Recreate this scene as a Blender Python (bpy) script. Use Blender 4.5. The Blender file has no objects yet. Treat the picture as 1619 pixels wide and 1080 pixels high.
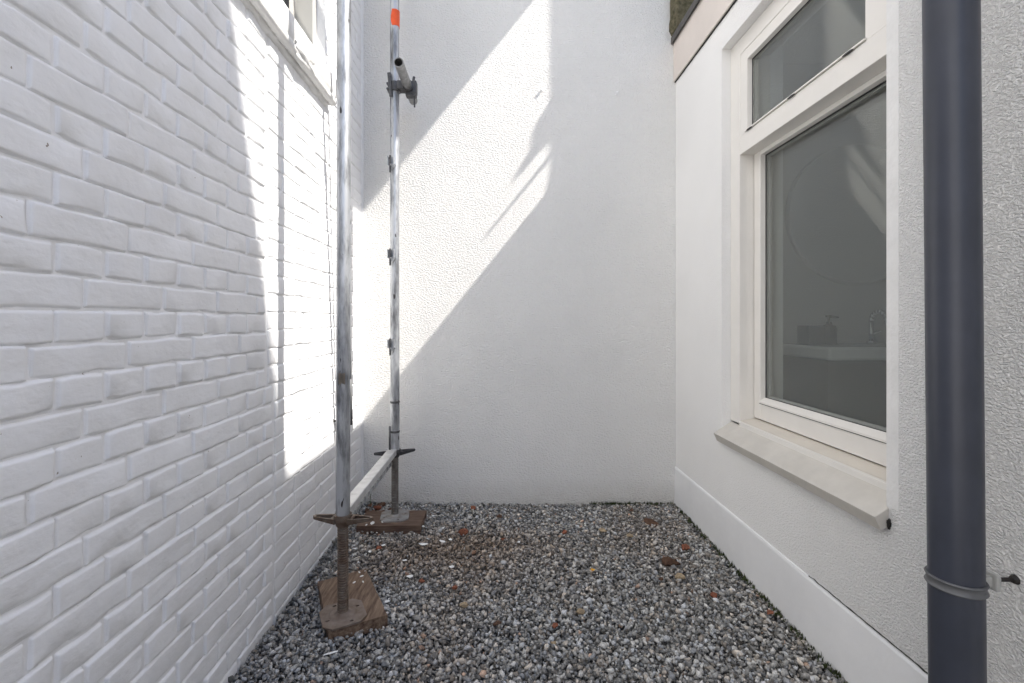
import bpy, bmesh, math, random
import numpy as np
from mathutils import Vector, Matrix, noise

random.seed(7); rng = np.random.default_rng(7)
scene = bpy.context.scene
C = scene.collection
H = 1.10                       # eye height above the gravel
F = 728.0                      # focal length in pixels of the 1619 px frame

# ------------------------------------------------------------------ camera, sky, sun, exposure
cam_d = bpy.data.cameras.new('camera'); cam = bpy.data.objects.new('camera', cam_d); C.objects.link(cam)
cam.location = (0, 0, H); cam.rotation_euler = (math.radians(90), 0, 0)
cam_d.sensor_width = 36; cam_d.lens = 36 * F / 1619
cam_d.shift_x = (809.5 - 788) / 1619; cam_d.shift_y = -(540 - 507) / 1619
cam_d.clip_start = .02; cam_d.clip_end = 500
scene.camera = cam

SUN = Vector((1, -.30, 1.242)).normalized()          # towards the sun
w = bpy.data.worlds.new('World'); scene.world = w; w.use_nodes = True
nt = w.node_tree; bg = nt.nodes['Background']
sky = nt.nodes.new('ShaderNodeTexSky'); sky.sky_type = 'NISHITA'; sky.sun_disc = False
sky.dust_density = 1.3; sky.ozone_density = 1.0; sky.air_density = .9
sky.sun_elevation = math.asin(SUN.z); sky.sun_rotation = math.atan2(SUN.x, SUN.y)
nt.links.new(sky.outputs[0], bg.inputs[0]); bg.inputs[1].default_value = .125
sd = bpy.data.lights.new('sun', 'SUN'); sd.energy = 4.0; sd.angle = math.radians(.53); sd.color = (1, .955, .89)
so = bpy.data.objects.new('sun', sd); C.objects.link(so); so.location = (6, -2, 9)
so.rotation_euler = (-SUN).to_track_quat('-Z', 'Y').to_euler()
vs = scene.view_settings; vs.view_transform = 'Standard'; vs.look = 'None'; vs.gamma = 1; vs.use_curve_mapping = False
vs.exposure = 1.12
scene.cycles.max_bounces = 12; scene.cycles.diffuse_bounces = 8; scene.cycles.transparent_max_bounces = 16
scene.cycles.use_denoising = True; scene.cycles.sample_clamp_indirect = 40; scene.cycles.blur_glossy = 1.0

# ------------------------------------------------------------------ materials
MATS = {}
def mat(name, col, rough=.6, metal=0., var=0., vscale=8., col2=None, bump=0., bscale=60., bdist=.003, detail=3., spec=.5, coords='Object', stretch=None):
    m = bpy.data.materials.new(name); m.use_nodes = True; t = m.node_tree; p = t.nodes['Principled BSDF']
    p.inputs['Base Color'].default_value = (*col, 1); p.inputs['Roughness'].default_value = rough
    p.inputs['Metallic'].default_value = metal; p.inputs['Specular IOR Level'].default_value = spec
    if var or bump:
        tc = t.nodes.new('ShaderNodeTexCoord'); src = tc.outputs[coords]
        if coords == 'World':
            pass
        if stretch:
            mp = t.nodes.new('ShaderNodeMapping'); mp.inputs['Scale'].default_value = stretch
            t.links.new(src, mp.inputs[0]); src = mp.outputs[0]
    if var:
        n = t.nodes.new('ShaderNodeTexNoise'); n.inputs['Scale'].default_value = vscale; n.inputs['Detail'].default_value = 6; n.inputs['Roughness'].default_value = .65
        t.links.new(src, n.inputs['Vector'])
        r = t.nodes.new('ShaderNodeValToRGB'); r.color_ramp.elements[0].position = .35; r.color_ramp.elements[1].position = .68
        c2 = col2 if col2 else tuple(c * (1 - var) for c in col)
        r.color_ramp.elements[0].color = (*c2, 1); r.color_ramp.elements[1].color = (*col, 1)
        t.links.new(n.outputs['Fac'], r.inputs[0]); t.links.new(r.outputs[0], p.inputs['Base Color'])
    if bump:
        b = t.nodes.new('ShaderNodeTexNoise'); b.inputs['Scale'].default_value = bscale; b.inputs['Detail'].default_value = detail; b.inputs['Roughness'].default_value = .55
        t.links.new(src, b.inputs['Vector'])
        bp = t.nodes.new('ShaderNodeBump'); bp.inputs['Strength'].default_value = bump; bp.inputs['Distance'].default_value = bdist
        t.links.new(b.outputs['Fac'], bp.inputs['Height']); t.links.new(bp.outputs[0], p.inputs['Normal'])
    MATS[name] = m
    return m

def stucco(name, col, scale, dist, ymap=None):
    """grainy spray render; ymap=(y0,s0,y1,s1): coarser towards one end of the wall"""
    m = bpy.data.materials.new(name); m.use_nodes = True; t = m.node_tree; p = t.nodes['Principled BSDF']
    p.inputs['Roughness'].default_value = .85; p.inputs['Specular IOR Level'].default_value = .25
    g = t.nodes.new('ShaderNodeNewGeometry')
    big = t.nodes.new('ShaderNodeTexNoise'); big.inputs['Scale'].default_value = 1.7; big.inputs['Detail'].default_value = 5
    t.links.new(g.outputs['Position'], big.inputs['Vector'])
    r = t.nodes.new('ShaderNodeValToRGB'); r.color_ramp.elements[0].position = .3; r.color_ramp.elements[1].position = .7
    r.color_ramp.elements[0].color = (*[c * .94 for c in col], 1); r.color_ramp.elements[1].color = (*col, 1)
    t.links.new(big.outputs['Fac'], r.inputs[0])
    # rain splash dirt: ragged band low on the wall
    sz = t.nodes.new('ShaderNodeSeparateXYZ'); t.links.new(g.outputs['Position'], sz.inputs[0])
    dn = t.nodes.new('ShaderNodeTexNoise'); dn.inputs['Scale'].default_value = 14; dn.inputs['Detail'].default_value = 7; dn.inputs['Roughness'].default_value = .7
    t.links.new(g.outputs['Position'], dn.inputs['Vector'])
    zr = t.nodes.new('ShaderNodeMapRange'); zr.inputs['From Min'].default_value = 0; zr.inputs['From Max'].default_value = .16; zr.inputs['To Min'].default_value = .62; zr.inputs['To Max'].default_value = 0
    t.links.new(sz.outputs['Z'], zr.inputs[0])
    ml = t.nodes.new('ShaderNodeMath'); ml.operation = 'MULTIPLY'; ml.use_clamp = True; t.links.new(zr.outputs[0], ml.inputs[0]); t.links.new(dn.outputs['Fac'], ml.inputs[1])
    dm = t.nodes.new('ShaderNodeMix'); dm.data_type = 'RGBA'; t.links.new(ml.outputs[0], dm.inputs['Factor']); t.links.new(r.outputs[0], dm.inputs[6]); dm.inputs[7].default_value = (.42, .38, .31, 1)
    t.links.new(dm.outputs[2], p.inputs['Base Color'])
    mp = t.nodes.new('ShaderNodeMapping'); mp.inputs['Scale'].default_value = (1, 1, 1.6)
    t.links.new(g.outputs['Position'], mp.inputs[0])
    n = t.nodes.new('ShaderNodeTexNoise'); n.inputs['Scale'].default_value = scale; n.inputs['Detail'].default_value = 2.2; n.inputs['Roughness'].default_value = .5; n.inputs['Distortion'].default_value = .1
    t.links.new(mp.outputs[0], n.inputs['Vector'])
    cr = t.nodes.new('ShaderNodeValToRGB'); cr.color_ramp.elements[0].position = .33; cr.color_ramp.elements[1].position = .66
    cr.color_ramp.interpolation = 'EASE'
    t.links.new(n.outputs['Fac'], cr.inputs[0])
    bp = t.nodes.new('ShaderNodeBump'); bp.inputs['Distance'].default_value = dist; bp.inputs['Strength'].default_value = 1
    t.links.new(cr.outputs[0], bp.inputs['Height'])
    if ymap:
        sx = t.nodes.new('ShaderNodeSeparateXYZ'); t.links.new(g.outputs['Position'], sx.inputs[0])
        mr = t.nodes.new('ShaderNodeMapRange'); mr.inputs['From Min'].default_value = ymap[0]; mr.inputs['From Max'].default_value = ymap[2]
        mr.inputs['To Min'].default_value = ymap[1]; mr.inputs['To Max'].default_value = ymap[3]
        t.links.new(sx.outputs['Y'], mr.inputs[0]); t.links.new(mr.outputs[0], bp.inputs['Strength'])
    w2 = t.nodes.new('ShaderNodeTexNoise'); w2.inputs['Scale'].default_value = 5; w2.inputs['Detail'].default_value = 2
    t.links.new(g.outputs['Position'], w2.inputs['Vector'])
    b2 = t.nodes.new('ShaderNodeBump'); b2.inputs['Distance'].default_value = .012; b2.inputs['Strength'].default_value = .35
    t.links.new(w2.outputs['Fac'], b2.inputs['Height']); t.links.new(bp.outputs[0], b2.inputs['Normal']); t.links.new(b2.outputs[0], p.inputs['Normal'])
    return m

def paint_brick():
    m = bpy.data.materials.new('white_brick_paint'); m.use_nodes = True; t = m.node_tree; p = t.nodes['Principled BSDF']
    p.inputs['Roughness'].default_value = .5; p.inputs['Specular IOR Level'].default_value = .35
    g = t.nodes.new('ShaderNodeNewGeometry')
    n = t.nodes.new('ShaderNodeTexNoise'); n.inputs['Scale'].default_value = 3; n.inputs['Detail'].default_value = 8; n.inputs['Roughness'].default_value = .7
    t.links.new(g.outputs['Position'], n.inputs['Vector'])
    r = t.nodes.new('ShaderNodeValToRGB'); r.color_ramp.elements[0].position = .25; r.color_ramp.elements[1].position = .6
    r.color_ramp.elements[0].color = (.80, .80, .805, 1); r.color_ramp.elements[1].color = (.855, .86, .87, 1)
    t.links.new(n.outputs['Fac'], r.inputs[0])
    # tiny dark pits where the paint has come off
    v = t.nodes.new('ShaderNodeTexNoise'); v.inputs['Scale'].default_value = 75; v.inputs['Detail'].default_value = 2
    t.links.new(g.outputs['Position'], v.inputs['Vector'])
    vr = t.nodes.new('ShaderNodeValToRGB'); vr.color_ramp.elements[0].position = .775; vr.color_ramp.elements[1].position = .80
    vr.color_ramp.elements[0].color = (0, 0, 0, 1); vr.color_ramp.elements[1].color = (1, 1, 1, 1)
    t.links.new(v.outputs['Fac'], vr.inputs[0])
    mx = t.nodes.new('ShaderNodeMix'); mx.data_type = 'RGBA'
    t.links.new(vr.outputs[0], mx.inputs['Factor']); t.links.new(r.outputs[0], mx.inputs[6]); mx.inputs[7].default_value = (.30, .26, .22, 1)
    t.links.new(mx.outputs[2], p.inputs['Base Color'])
    b = t.nodes.new('ShaderNodeTexNoise'); b.inputs['Scale'].default_value = 38; b.inputs['Detail'].default_value = 5; b.inputs['Roughness'].default_value = .55
    mp = t.nodes.new('ShaderNodeMapping'); mp.inputs['Scale'].default_value = (1, .7, 1)
    t.links.new(g.outputs['Position'], mp.inputs[0]); t.links.new(mp.outputs[0], b.inputs['Vector'])
    bp = t.nodes.new('ShaderNodeBump'); bp.inputs['Strength'].default_value = .6; bp.inputs['Distance'].default_value = .0045
    t.links.new(b.outputs['Fac'], bp.inputs['Height'])
    c = t.nodes.new('ShaderNodeTexNoise'); c.inputs['Scale'].default_value = 16; c.inputs['Detail'].default_value = 3; c.inputs['Distortion'].default_value = .4
    t.links.new(mp.outputs[0], c.inputs['Vector'])
    cp = t.nodes.new('ShaderNodeBump'); cp.inputs['Strength'].default_value = .42; cp.inputs['Distance'].default_value = .008
    t.links.new(c.outputs['Fac'], cp.inputs['Height']); t.links.new(bp.outputs[0], cp.inputs['Normal']); t.links.new(cp.outputs[0], p.inputs['Normal'])
    return m

def glass_mat(name, tint, rough=0., f0=.068):
    m = bpy.data.materials.new(name); m.use_nodes = True; t = m.node_tree; t.nodes.clear()
    out = t.nodes.new('ShaderNodeOutputMaterial'); g = t.nodes.new('ShaderNodeNewGeometry')
    dot = t.nodes.new('ShaderNodeVectorMath'); dot.operation = 'DOT_PRODUCT'
    t.links.new(g.outputs['Incoming'], dot.inputs[0]); t.links.new(g.outputs['Normal'], dot.inputs[1])
    def M(op, a, b=None):
        n = t.nodes.new('ShaderNodeMath'); n.operation = op
        for i, v in enumerate((a, b)):
            if v is None: continue
            if isinstance(v, (int, float)): n.inputs[i].default_value = v
            else: t.links.new(v, n.inputs[i])
        return n.outputs[0]
    c = M('ABSOLUTE', dot.outputs['Value']); f = M('ADD', M('MULTIPLY', M('POWER', M('SUBTRACT', 1., c), 4.4), .90), f0)
    tr = t.nodes.new('ShaderNodeBsdfTransparent'); tr.inputs[0].default_value = (*tint, 1)
    gl = t.nodes.new('ShaderNodeBsdfGlossy'); gl.inputs['Roughness'].default_value = rough
    mx = t.nodes.new('ShaderNodeMixShader'); t.links.new(f, mx.inputs[0]); t.links.new(tr.outputs[0], mx.inputs[1]); t.links.new(gl.outputs[0], mx.inputs[2])
    t.links.new(mx.outputs[0], out.inputs[0])
    return m

M_BRICK = paint_brick()
M_BACK = stucco('back_wall_render', (.85, .84, .815), 88, .0036)
M_RIGHT = stucco('right_wall_render', (.85, .845, .83), 150, .0048, (1.0, 1., 2.35, .18))
M_SMOOTH = mat('smooth_render', (.85, .85, .845), .75, bump=.25, bscale=35, bdist=.003, var=.06, vscale=3)
M_PLINTH = mat('plinth_paint', (.83, .835, .84), .7, bump=.2, bscale=40, bdist=.003, var=.08, vscale=4)
M_FRAME = mat('cream_frame_paint', (.80, .775, .73), .32, bump=.06, bscale=25, bdist=.002, var=.05, vscale=5)
M_BEAD = mat('cream_bead_paint', (.70, .65, .57), .4, var=.1, vscale=6)
M_SILL = mat('beige_sill_stone', (.62, .59, .535), .55, bump=.15, bscale=80, var=.12, vscale=12)
M_FASCIA = mat('fascia_board_paint', (.72, .655, .60), .5, bump=.1, bscale=30, var=.08, vscale=4)
M_SEAL = mat('rubber_seal', (.02, .02, .022), .6)
M_TRIM = mat('dark_roof_trim', (.10, .095, .09), .6, var=.4, vscale=30, bump=.4, bscale=60)
M_ROOF = mat('bitumen_roof', (.10, .10, .105), .9, var=.2, bump=.5, bscale=120)
M_LEAD = mat('lead_flashing', (.30, .31, .34), .55, metal=.3, var=.25, vscale=14, bump=.3, bscale=20)
M_MOSSY = mat('mossy_concrete', (.17, .145, .095), .95, var=.5, vscale=45, col2=(.05, .05, .022), bump=1., bscale=110, bdist=.006)
M_PIPE = mat('anthracite_pvc', (.044, .049, .066), .36, var=.18, vscale=9, bump=.05, bscale=14, spec=.4)
M_CLAMP = mat('grey_clamp', (.105, .108, .112), .45, var=.15)
M_CLAMP2 = mat('light_grey_plastic', (.42, .42, .40), .5, var=.15)
M_STEEL = mat('dark_stud_steel', (.03, .028, .026), .5, metal=.5)
M_ORANGE = mat('orange_tape', (.95, .11, .015), .5, var=.25, vscale=40)
M_COUPL = mat('dull_coupler_steel', (.12, .12, .125), .5, metal=.7, var=.4, vscale=60, bump=.3, bscale=150)
M_RUST = mat('rusty_jack_steel', (.20, .165, .135), .62, metal=.35, var=.5, vscale=28, col2=(.10, .062, .04), bump=.3, bscale=200, bdist=.001)
M_PLATE = mat('dirty_base_plate', (.26, .215, .185), .65, metal=.2, var=.4, vscale=22, col2=(.16, .115, .085), bump=.3, bscale=160, bdist=.001)
M_PLATEG = mat('galvanised_base_plate', (.42, .43, .44), .5, metal=.4, var=.45, vscale=24, col2=(.24, .21, .18), bump=.2, bscale=160, bdist=.001)
M_THREADG = mat('galvanised_thread', (.22, .215, .20), .5, metal=.5, var=.4, vscale=30, col2=(.12, .10, .085))
M_WOOD = mat('old_plank_wood', (.27, .19, .13), .8, var=.5, vscale=9, col2=(.085, .048, .03), bump=.6, bscale=26, bdist=.004, stretch=(9, 1, 9))
M_WOOD2 = mat('old_plank_wood_dark', (.19, .13, .09), .8, var=.5, vscale=9, col2=(.075, .04, .028), bump=.6, bscale=26, bdist=.004, stretch=(1, 9, 9))
M_CHIP = mat('red_brick_chip', (.28, .10, .055), .9, var=.45, vscale=50, bump=.8, bscale=150)
M_CHIP2 = mat('brown_chip', (.12, .065, .04), .9, var=.4, vscale=60, bump=.6, bscale=150)
M_TAN = mat('tan_chip', (.40, .31, .20), .9, var=.3, vscale=60, bump=.6, bscale=150)
M_FLAKE = mat('white_paint_flake', (.80, .80, .78), .6)
M_YLEAF = mat('yellow_leaf', (.75, .38, .03), .6)
M_GREEN = mat('weed_green', (.09, .19, .03), .5, var=.3, vscale=40)
M_MOSS = mat('moss', (.055, .075, .02), .95, var=.5, vscale=60, bump=.8, bscale=200)
M_DIRT = mat('dark_dirt', (.03, .028, .024), .95, var=.4, vscale=90)
M_ROOM = mat('bathroom_wall', (.58, .56, .53), .6, var=.04)
M_TILE = mat('bathroom_floor', (.2, .19, .18), .5)
M_CERAM = mat('white_ceramic', (.72, .72, .71), .15)
M_CAB = mat('vanity_front', (.30, .265, .23), .5, var=.1)
M_CHROME = mat('chrome', (.75, .75, .77), .12, metal=1.)
M_MIRROR = mat('mirror_silver', (.93, .93, .93), .03, metal=1.)
M_SOAP = mat('soap_bottle', (.10, .08, .06), .25)
M_BOXD = mat('storage_tin', (.10, .095, .09), .5)
M_STONE_SILL = mat('painted_stone_sill', (.78, .775, .76), .6, bump=.5, bscale=26, bdist=.006, var=.1, vscale=7)
M_LFRAME = mat('shaded_beige_paint', (.50, .49, .46), .35, var=.05)  # beige paint darkened to stand in for shade on the jamb
M_BLOCKER = mat('blocker_brick', (.42, .36, .31), .9, var=.2, vscale=10)
M_GLASS = glass_mat('window_glass', (.94, .955, .945))
M_GLASSL = glass_mat('old_window_glass', (.85, .88, .87), .10, .16)

def galv():
    m = bpy.data.materials.new('galvanised_tube'); m.use_nodes = True; t = m.node_tree; p = t.nodes['Principled BSDF']
    p.inputs['Metallic'].default_value = .7
    g = t.nodes.new('ShaderNodeNewGeometry')
    mp = t.nodes.new('ShaderNodeMapping'); mp.inputs['Scale'].default_value = (1, 1, .22); t.links.new(g.outputs['Position'], mp.inputs[0])
    n = t.nodes.new('ShaderNodeTexNoise'); n.inputs['Scale'].default_value = 26; n.inputs['Detail'].default_value = 6; n.inputs['Roughness'].default_value = .65
    t.links.new(mp.outputs[0], n.inputs['Vector'])
    r = t.nodes.new('ShaderNodeValToRGB'); e = r.color_ramp.elements
    e[0].position = .30; e[0].color = (.11, .11, .115, 1); e[1].position = .56; e[1].color = (.48, .495, .52, 1)
    a = e.new(.42); a.color = (.27, .28, .295, 1)
    t.links.new(n.outputs['Fac'], r.inputs[0])
    v = t.nodes.new('ShaderNodeTexNoise'); v.inputs['Scale'].default_value = 42; v.inputs['Detail'].default_value = 1
    m2 = t.nodes.new('ShaderNodeMapping'); m2.inputs['Scale'].default_value = (1, 1, .45); m2.inputs['Location'].default_value = (3, 1, 2); t.links.new(g.outputs['Position'], m2.inputs[0]); t.links.new(m2.outputs[0], v.inputs['Vector'])
    vr = t.nodes.new('ShaderNodeValToRGB'); vr.color_ramp.elements[0].position = .71; vr.color_ramp.elements[1].position = .74
    t.links.new(v.outputs['Fac'], vr.inputs[0])
    mx = t.nodes.new('ShaderNodeMix'); mx.data_type = 'RGBA'; t.links.new(vr.outputs[0], mx.inputs['Factor']); t.links.new(r.outputs[0], mx.inputs[6]); mx.inputs[7].default_value = (.05, .045, .045, 1)
    t.links.new(mx.outputs[2], p.inputs['Base Color'])
    rr = t.nodes.new('ShaderNodeMapRange'); rr.inputs['To Min'].default_value = .55; rr.inputs['To Max'].default_value = .32
    t.links.new(n.outputs['Fac'], rr.inputs[0]); t.links.new(rr.outputs[0], p.inputs['Roughness'])
    return m
M_GALV = galv()
M_TUBE = mat('dull_tube_steel', (.33, .33, .33), .45, metal=.6, var=.4, vscale=40)

def gravel_mat():
    m = bpy.data.materials.new('gravel_stone'); m.use_nodes = True; t = m.node_tree; p = t.nodes['Principled BSDF']
    p.inputs['Roughness'].default_value = .85; p.inputs['Specular IOR Level'].default_value = .3
    a = t.nodes.new('ShaderNodeAttribute'); a.attribute_name = 'stone_colour'
    g = t.nodes.new('ShaderNodeNewGeometry'); n = t.nodes.new('ShaderNodeTexNoise'); n.inputs['Scale'].default_value = 260; n.inputs['Detail'].default_value = 4
    t.links.new(g.outputs['Position'], n.inputs['Vector'])
    mr = t.nodes.new('ShaderNodeMapRange'); mr.inputs['From Min'].default_value = .3; mr.inputs['From Max'].default_value = .7; mr.inputs['To Min'].default_value = .72; mr.inputs['To Max'].default_value = 1.2
    t.links.new(n.outputs['Fac'], mr.inputs[0])
    vm = t.nodes.new('ShaderNodeVectorMath'); vm.operation = 'SCALE'; t.links.new(a.outputs['Color'], vm.inputs[0]); t.links.new(mr.outputs[0], vm.inputs['Scale'])
    t.links.new(vm.outputs[0], p.inputs['Base Color'])
    return m
M_GRAVEL = gravel_mat()
M_GROUND = mat('gravel_ground', (.15, .145, .14), .95, var=.65, vscale=90, col2=(.05, .048, .045), bump=1., bscale=75, bdist=.02)

# ------------------------------------------------------------------ helpers
def link_mesh(name, me, m, parent=None, smooth=False):
    o = bpy.data.objects.new(name, me); C.objects.link(o)
    if m and not me.materials: me.materials.append(m)
    if smooth:
        me.polygons.foreach_set('use_smooth', [True] * len(me.polygons))
    if parent:
        o.parent = parent
        if parent.type == 'EMPTY': o.matrix_parent_inverse = parent['_inv'] if False else Matrix.Translation(-Vector(parent.location))
    return o
def obj(name, bm, m, parent=None, smooth=False):
    me = bpy.data.meshes.new(name); bmesh.ops.recalc_face_normals(bm, faces=bm.faces[:]); bm.to_mesh(me); bm.free()
    return link_mesh(name, me, m, parent, smooth)
def thing(name, label, cat, loc, group=None):
    o = bpy.data.objects.new(name, None); C.objects.link(o); o.location = loc; o.empty_display_size = .05
    return tag(o, label, cat, group)
def tag(o, label=None, cat=None, group=None, kind=None):
    if label: o['label'] = label
    if cat: o['category'] = cat
    if group: o['group'] = group
    if kind: o['kind'] = kind
    return o
def box(bm, x0, x1, y0, y1, z0, z1, bev=0.):
    r = bmesh.ops.create_cube(bm, size=1)
    for v in r['verts']:
        v.co = Vector(((x0 + x1) / 2 + v.co.x * (x1 - x0), (y0 + y1) / 2 + v.co.y * (y1 - y0), (z0 + z1) / 2 + v.co.z * (z1 - z0)))
    if bev:
        es = list({e for v in r['verts'] for e in v.link_edges})
        bmesh.ops.bevel(bm, geom=es, offset=bev, segments=2, profile=.5, affect='EDGES')
    return r
def boxes(*bs, bev=0.):
    bm = bmesh.new()
    for b in bs: box(bm, *b, bev=bev)
    return bm
def cyl(bm, p0, p1, r0, r1=None, seg=24, caps=True):
    p0, p1 = Vector(p0), Vector(p1); r1 = r0 if r1 is None else r1
    d = p1 - p0; q = d.to_track_quat('Z', 'Y')
    a, b = [], []
    for i in range(seg):
        t = 2 * math.pi * i / seg; v = q @ Vector((math.cos(t), math.sin(t), 0))
        a.append(bm.verts.new(p0 + v * r0)); b.append(bm.verts.new(p1 + v * r1))
    for i in range(seg):
        j = (i + 1) % seg; bm.faces.new((a[i], a[j], b[j], b[i]))
    if caps: bm.faces.new(a[::-1]); bm.faces.new(b)
    return a + b
def lathe(bm, prof, c, seg=24, axis=Vector((0, 0, 1)), close=False):
    q = axis.to_track_quat('Z', 'Y'); c = Vector(c); rings = []
    for r, h in prof:
        rings.append([bm.verts.new(c + q @ Vector((r * math.cos(2 * math.pi * i / seg), r * math.sin(2 * math.pi * i / seg), h))) for i in range(seg)])
    n = len(rings)
    for k in range(n if close else n - 1):
        A, B = rings[k], rings[(k + 1) % n]
        for i in range(seg):
            j = (i + 1) % seg; bm.faces.new((A[i], A[j], B[j], B[i]))
    if not close:
        if prof[0][0] > 1e-6: bm.faces.new(rings[0][::-1])
        if prof[-1][0] > 1e-6: bm.faces.new(rings[-1])
def prism(bm, pts, axis_y0, axis_y1):
    """profile pts (x,z) pushed along y"""
    a = [bm.verts.new((x, axis_y0, z)) for x, z in pts]; b = [bm.verts.new((x, axis_y1, z)) for x, z in pts]
    n = len(pts)
    for i in range(n):
        j = (i + 1) % n; bm.faces.new((a[i], a[j], b[j], b[i]))
    bm.faces.new(a[::-1]); bm.faces.new(b)
def smooth_by_angle(o, ang=40):
    me = o.data; me.polygons.foreach_set('use_smooth', [True] * len(me.polygons))
    bm = bmesh.new(); bm.from_mesh(me); lim = math.radians(ang)
    for e in bm.edges:
        e.smooth = len(e.link_faces) == 2 and e.calc_face_angle(0) < lim
    bm.to_mesh(me); bm.free(); return o
def ground_at(px, py, z=0.):
    y = (H - z) * F / (py - 507); return Vector(((px - 788) / F * y, y, z))

# ------------------------------------------------------------------ ground
XL, XR, D = -.82, 1.062, 2.76
bm = bmesh.new(); box(bm, -40, 40, -60, 30, -.4, -.022)
tag(obj('ground', bm, M_GROUND), kind='structure')

bm = boxes((XL - .02, 16, -16, -1.05, -.3, -.004)); tag(obj('bounce_terrace', bm, mat('bounce_paving', (.24, .23, .215), .85, var=.15, vscale=6, bump=.3, bscale=40)), kind='structure')  # unseen pale paving added to bounce sunlight back into the passage
def make_gravel():
    variants = []
    for k in range(14):
        b = bmesh.new()
        for i in range(11):
            v = Vector((random.gauss(0, 1), random.gauss(0, 1), random.gauss(0, 1))).normalized()
            b.verts.new((v.x * random.uniform(.9, 1.35), v.y * random.uniform(.7, 1.), v.z * random.uniform(.55, .85)))
        bmesh.ops.convex_hull(b, input=b.verts[:])
        for v in [v for v in b.verts if not v.link_faces]: b.verts.remove(v)
        bmesh.ops.triangulate(b, faces=b.faces[:]); b.verts.index_update()
        variants.append((np.array([v.co[:] for v in b.verts]), np.array([[v.index for v in f.verts] for f in b.faces]))); b.free()
    P = []
    y0, y1, sp = .70, D + .01, .0137
    for layer, z in ((0, -.018), (1, -.006), (2, .006)):
        xs = np.arange(XL + .004, XR - .002, sp); ys = np.arange(y0, y1 - .008, sp)
        g = np.stack(np.meshgrid(xs, ys), -1).reshape(-1, 2) + rng.uniform(-.0075, .0075, (len(xs) * len(ys), 2)) + layer * .005
        if layer == 1: g = g[rng.random(len(g)) < .80]
        if layer == 2: g = g[rng.random(len(g)) < .50]
        P.append(np.column_stack([g, np.full(len(g), z)]))
    P = np.vstack(P)
    P[:, 0] = np.clip(P[:, 0], XL + .001, XR - .001)
    und = np.array([noise.noise((x * 2.3, y * 2.3, 0)) * .010 + noise.noise((x * 9, y * 9, 4)) * .004 for x, y, z in P])
    P[:, 2] += und
    n = len(P)
    size = rng.lognormal(math.log(.0076), .34, n).clip(.0036, .0150)
    # grey stones; some blue, some brown, few white
    base = np.clip(rng.lognormal(math.log(.37), .42, n), .07, .66)[:, None]
    tint = np.array([1.0, .98, .93])[None] * np.ones((n, 1))
    u = rng.random(n)
    tint[u < .2] = (.98, 1.0, 1.02); tint[(u > .28) & (u < .44)] = (1.1, .99, .86); tint[u > .992] = (1.35, .95, .72)
    nz = np.array([noise.noise((x * 3.1 + 3.1, y * 3.4 + 1.0, 2)) for x, y, z in P])
    brown = .85 * np.exp(-(((P[:, 0] + .18) / .45) ** 2 + ((P[:, 1] - 2.20) / .30) ** 2)) + .5 * np.exp(-(((P[:, 0] - .75) / .25) ** 2 + ((P[:, 1] - 2.45) / .2) ** 2)) + nz * .35
    brown = np.clip(brown, 0, .9)[:, None]
    col = base * tint; col = col * (1 - brown) + brown * (col * np.array([.80, .65, .53]))
    wht = rng.random(n) > .992; col[wht] = rng.uniform(.5, .7, (wht.sum(), 1))
    # stones darker and moss green towards the foot of the walls
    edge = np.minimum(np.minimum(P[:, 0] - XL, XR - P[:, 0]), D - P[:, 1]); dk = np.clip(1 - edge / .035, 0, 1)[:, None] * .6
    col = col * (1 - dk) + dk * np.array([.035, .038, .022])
    V, Fc, Cc, off = [], [], [], 0
    kind = rng.integers(0, len(variants), n)
    ang = rng.uniform(0, 2 * math.pi, n); tilt = rng.normal(0, .55, n); tilt2 = rng.normal(0, .55, n)
    for k, (bv, bf) in enumerate(variants):
        idx = np.where(kind == k)[0]; m = len(idx)
        ca, sa = np.cos(ang[idx]), np.sin(ang[idx]); ct, st = np.cos(tilt[idx]), np.sin(tilt[idx]); cu, su = np.cos(tilt2[idx]), np.sin(tilt2[idx])
        v = bv[None] * size[idx][:, None, None]
        x, y, z = v[..., 0], v[..., 1], v[..., 2]
        y, z = y * ct[:, None] - z * st[:, None], y * st[:, None] + z * ct[:, None]
        x, z = x * cu[:, None] + z * su[:, None], -x * su[:, None] + z * cu[:, None]
        x, y = x * ca[:, None] - y * sa[:, None], x * sa[:, None] + y * ca[:, None]
        vv = np.stack([x, y, z], -1) + P[idx][:, None, :]
        V.append(vv.reshape(-1, 3)); Cc.append(np.repeat(col[idx], len(bv), 0))
        Fc.append((bf[None] + (np.arange(m) * len(bv))[:, None, None] + off).reshape(-1, 3)); off += m * len(bv)
    V = np.vstack(V); Fc = np.vstack(Fc); Cc = np.vstack(Cc)
    me = bpy.data.meshes.new('gravel'); me.vertices.add(len(V)); me.vertices.foreach_set('co', V.astype(np.float32).ravel())
    me.loops.add(Fc.size); me.loops.foreach_set('vertex_index', Fc.astype(np.int32).ravel())
    me.polygons.add(len(Fc)); me.polygons.foreach_set('loop_start', np.arange(0, Fc.size, 3, dtype=np.int32))
    me.update(calc_edges=True)
    at = me.attributes.new('stone_colour', 'FLOAT_COLOR', 'POINT')
    at.data.foreach_set('color', np.column_stack([Cc, np.ones(len(Cc))]).astype(np.float32).ravel())
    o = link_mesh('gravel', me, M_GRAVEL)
    tag(o, 'loose grey crushed stone gravel covering the floor of the passage', 'gravel', kind='stuff')
make_gravel()

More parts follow.
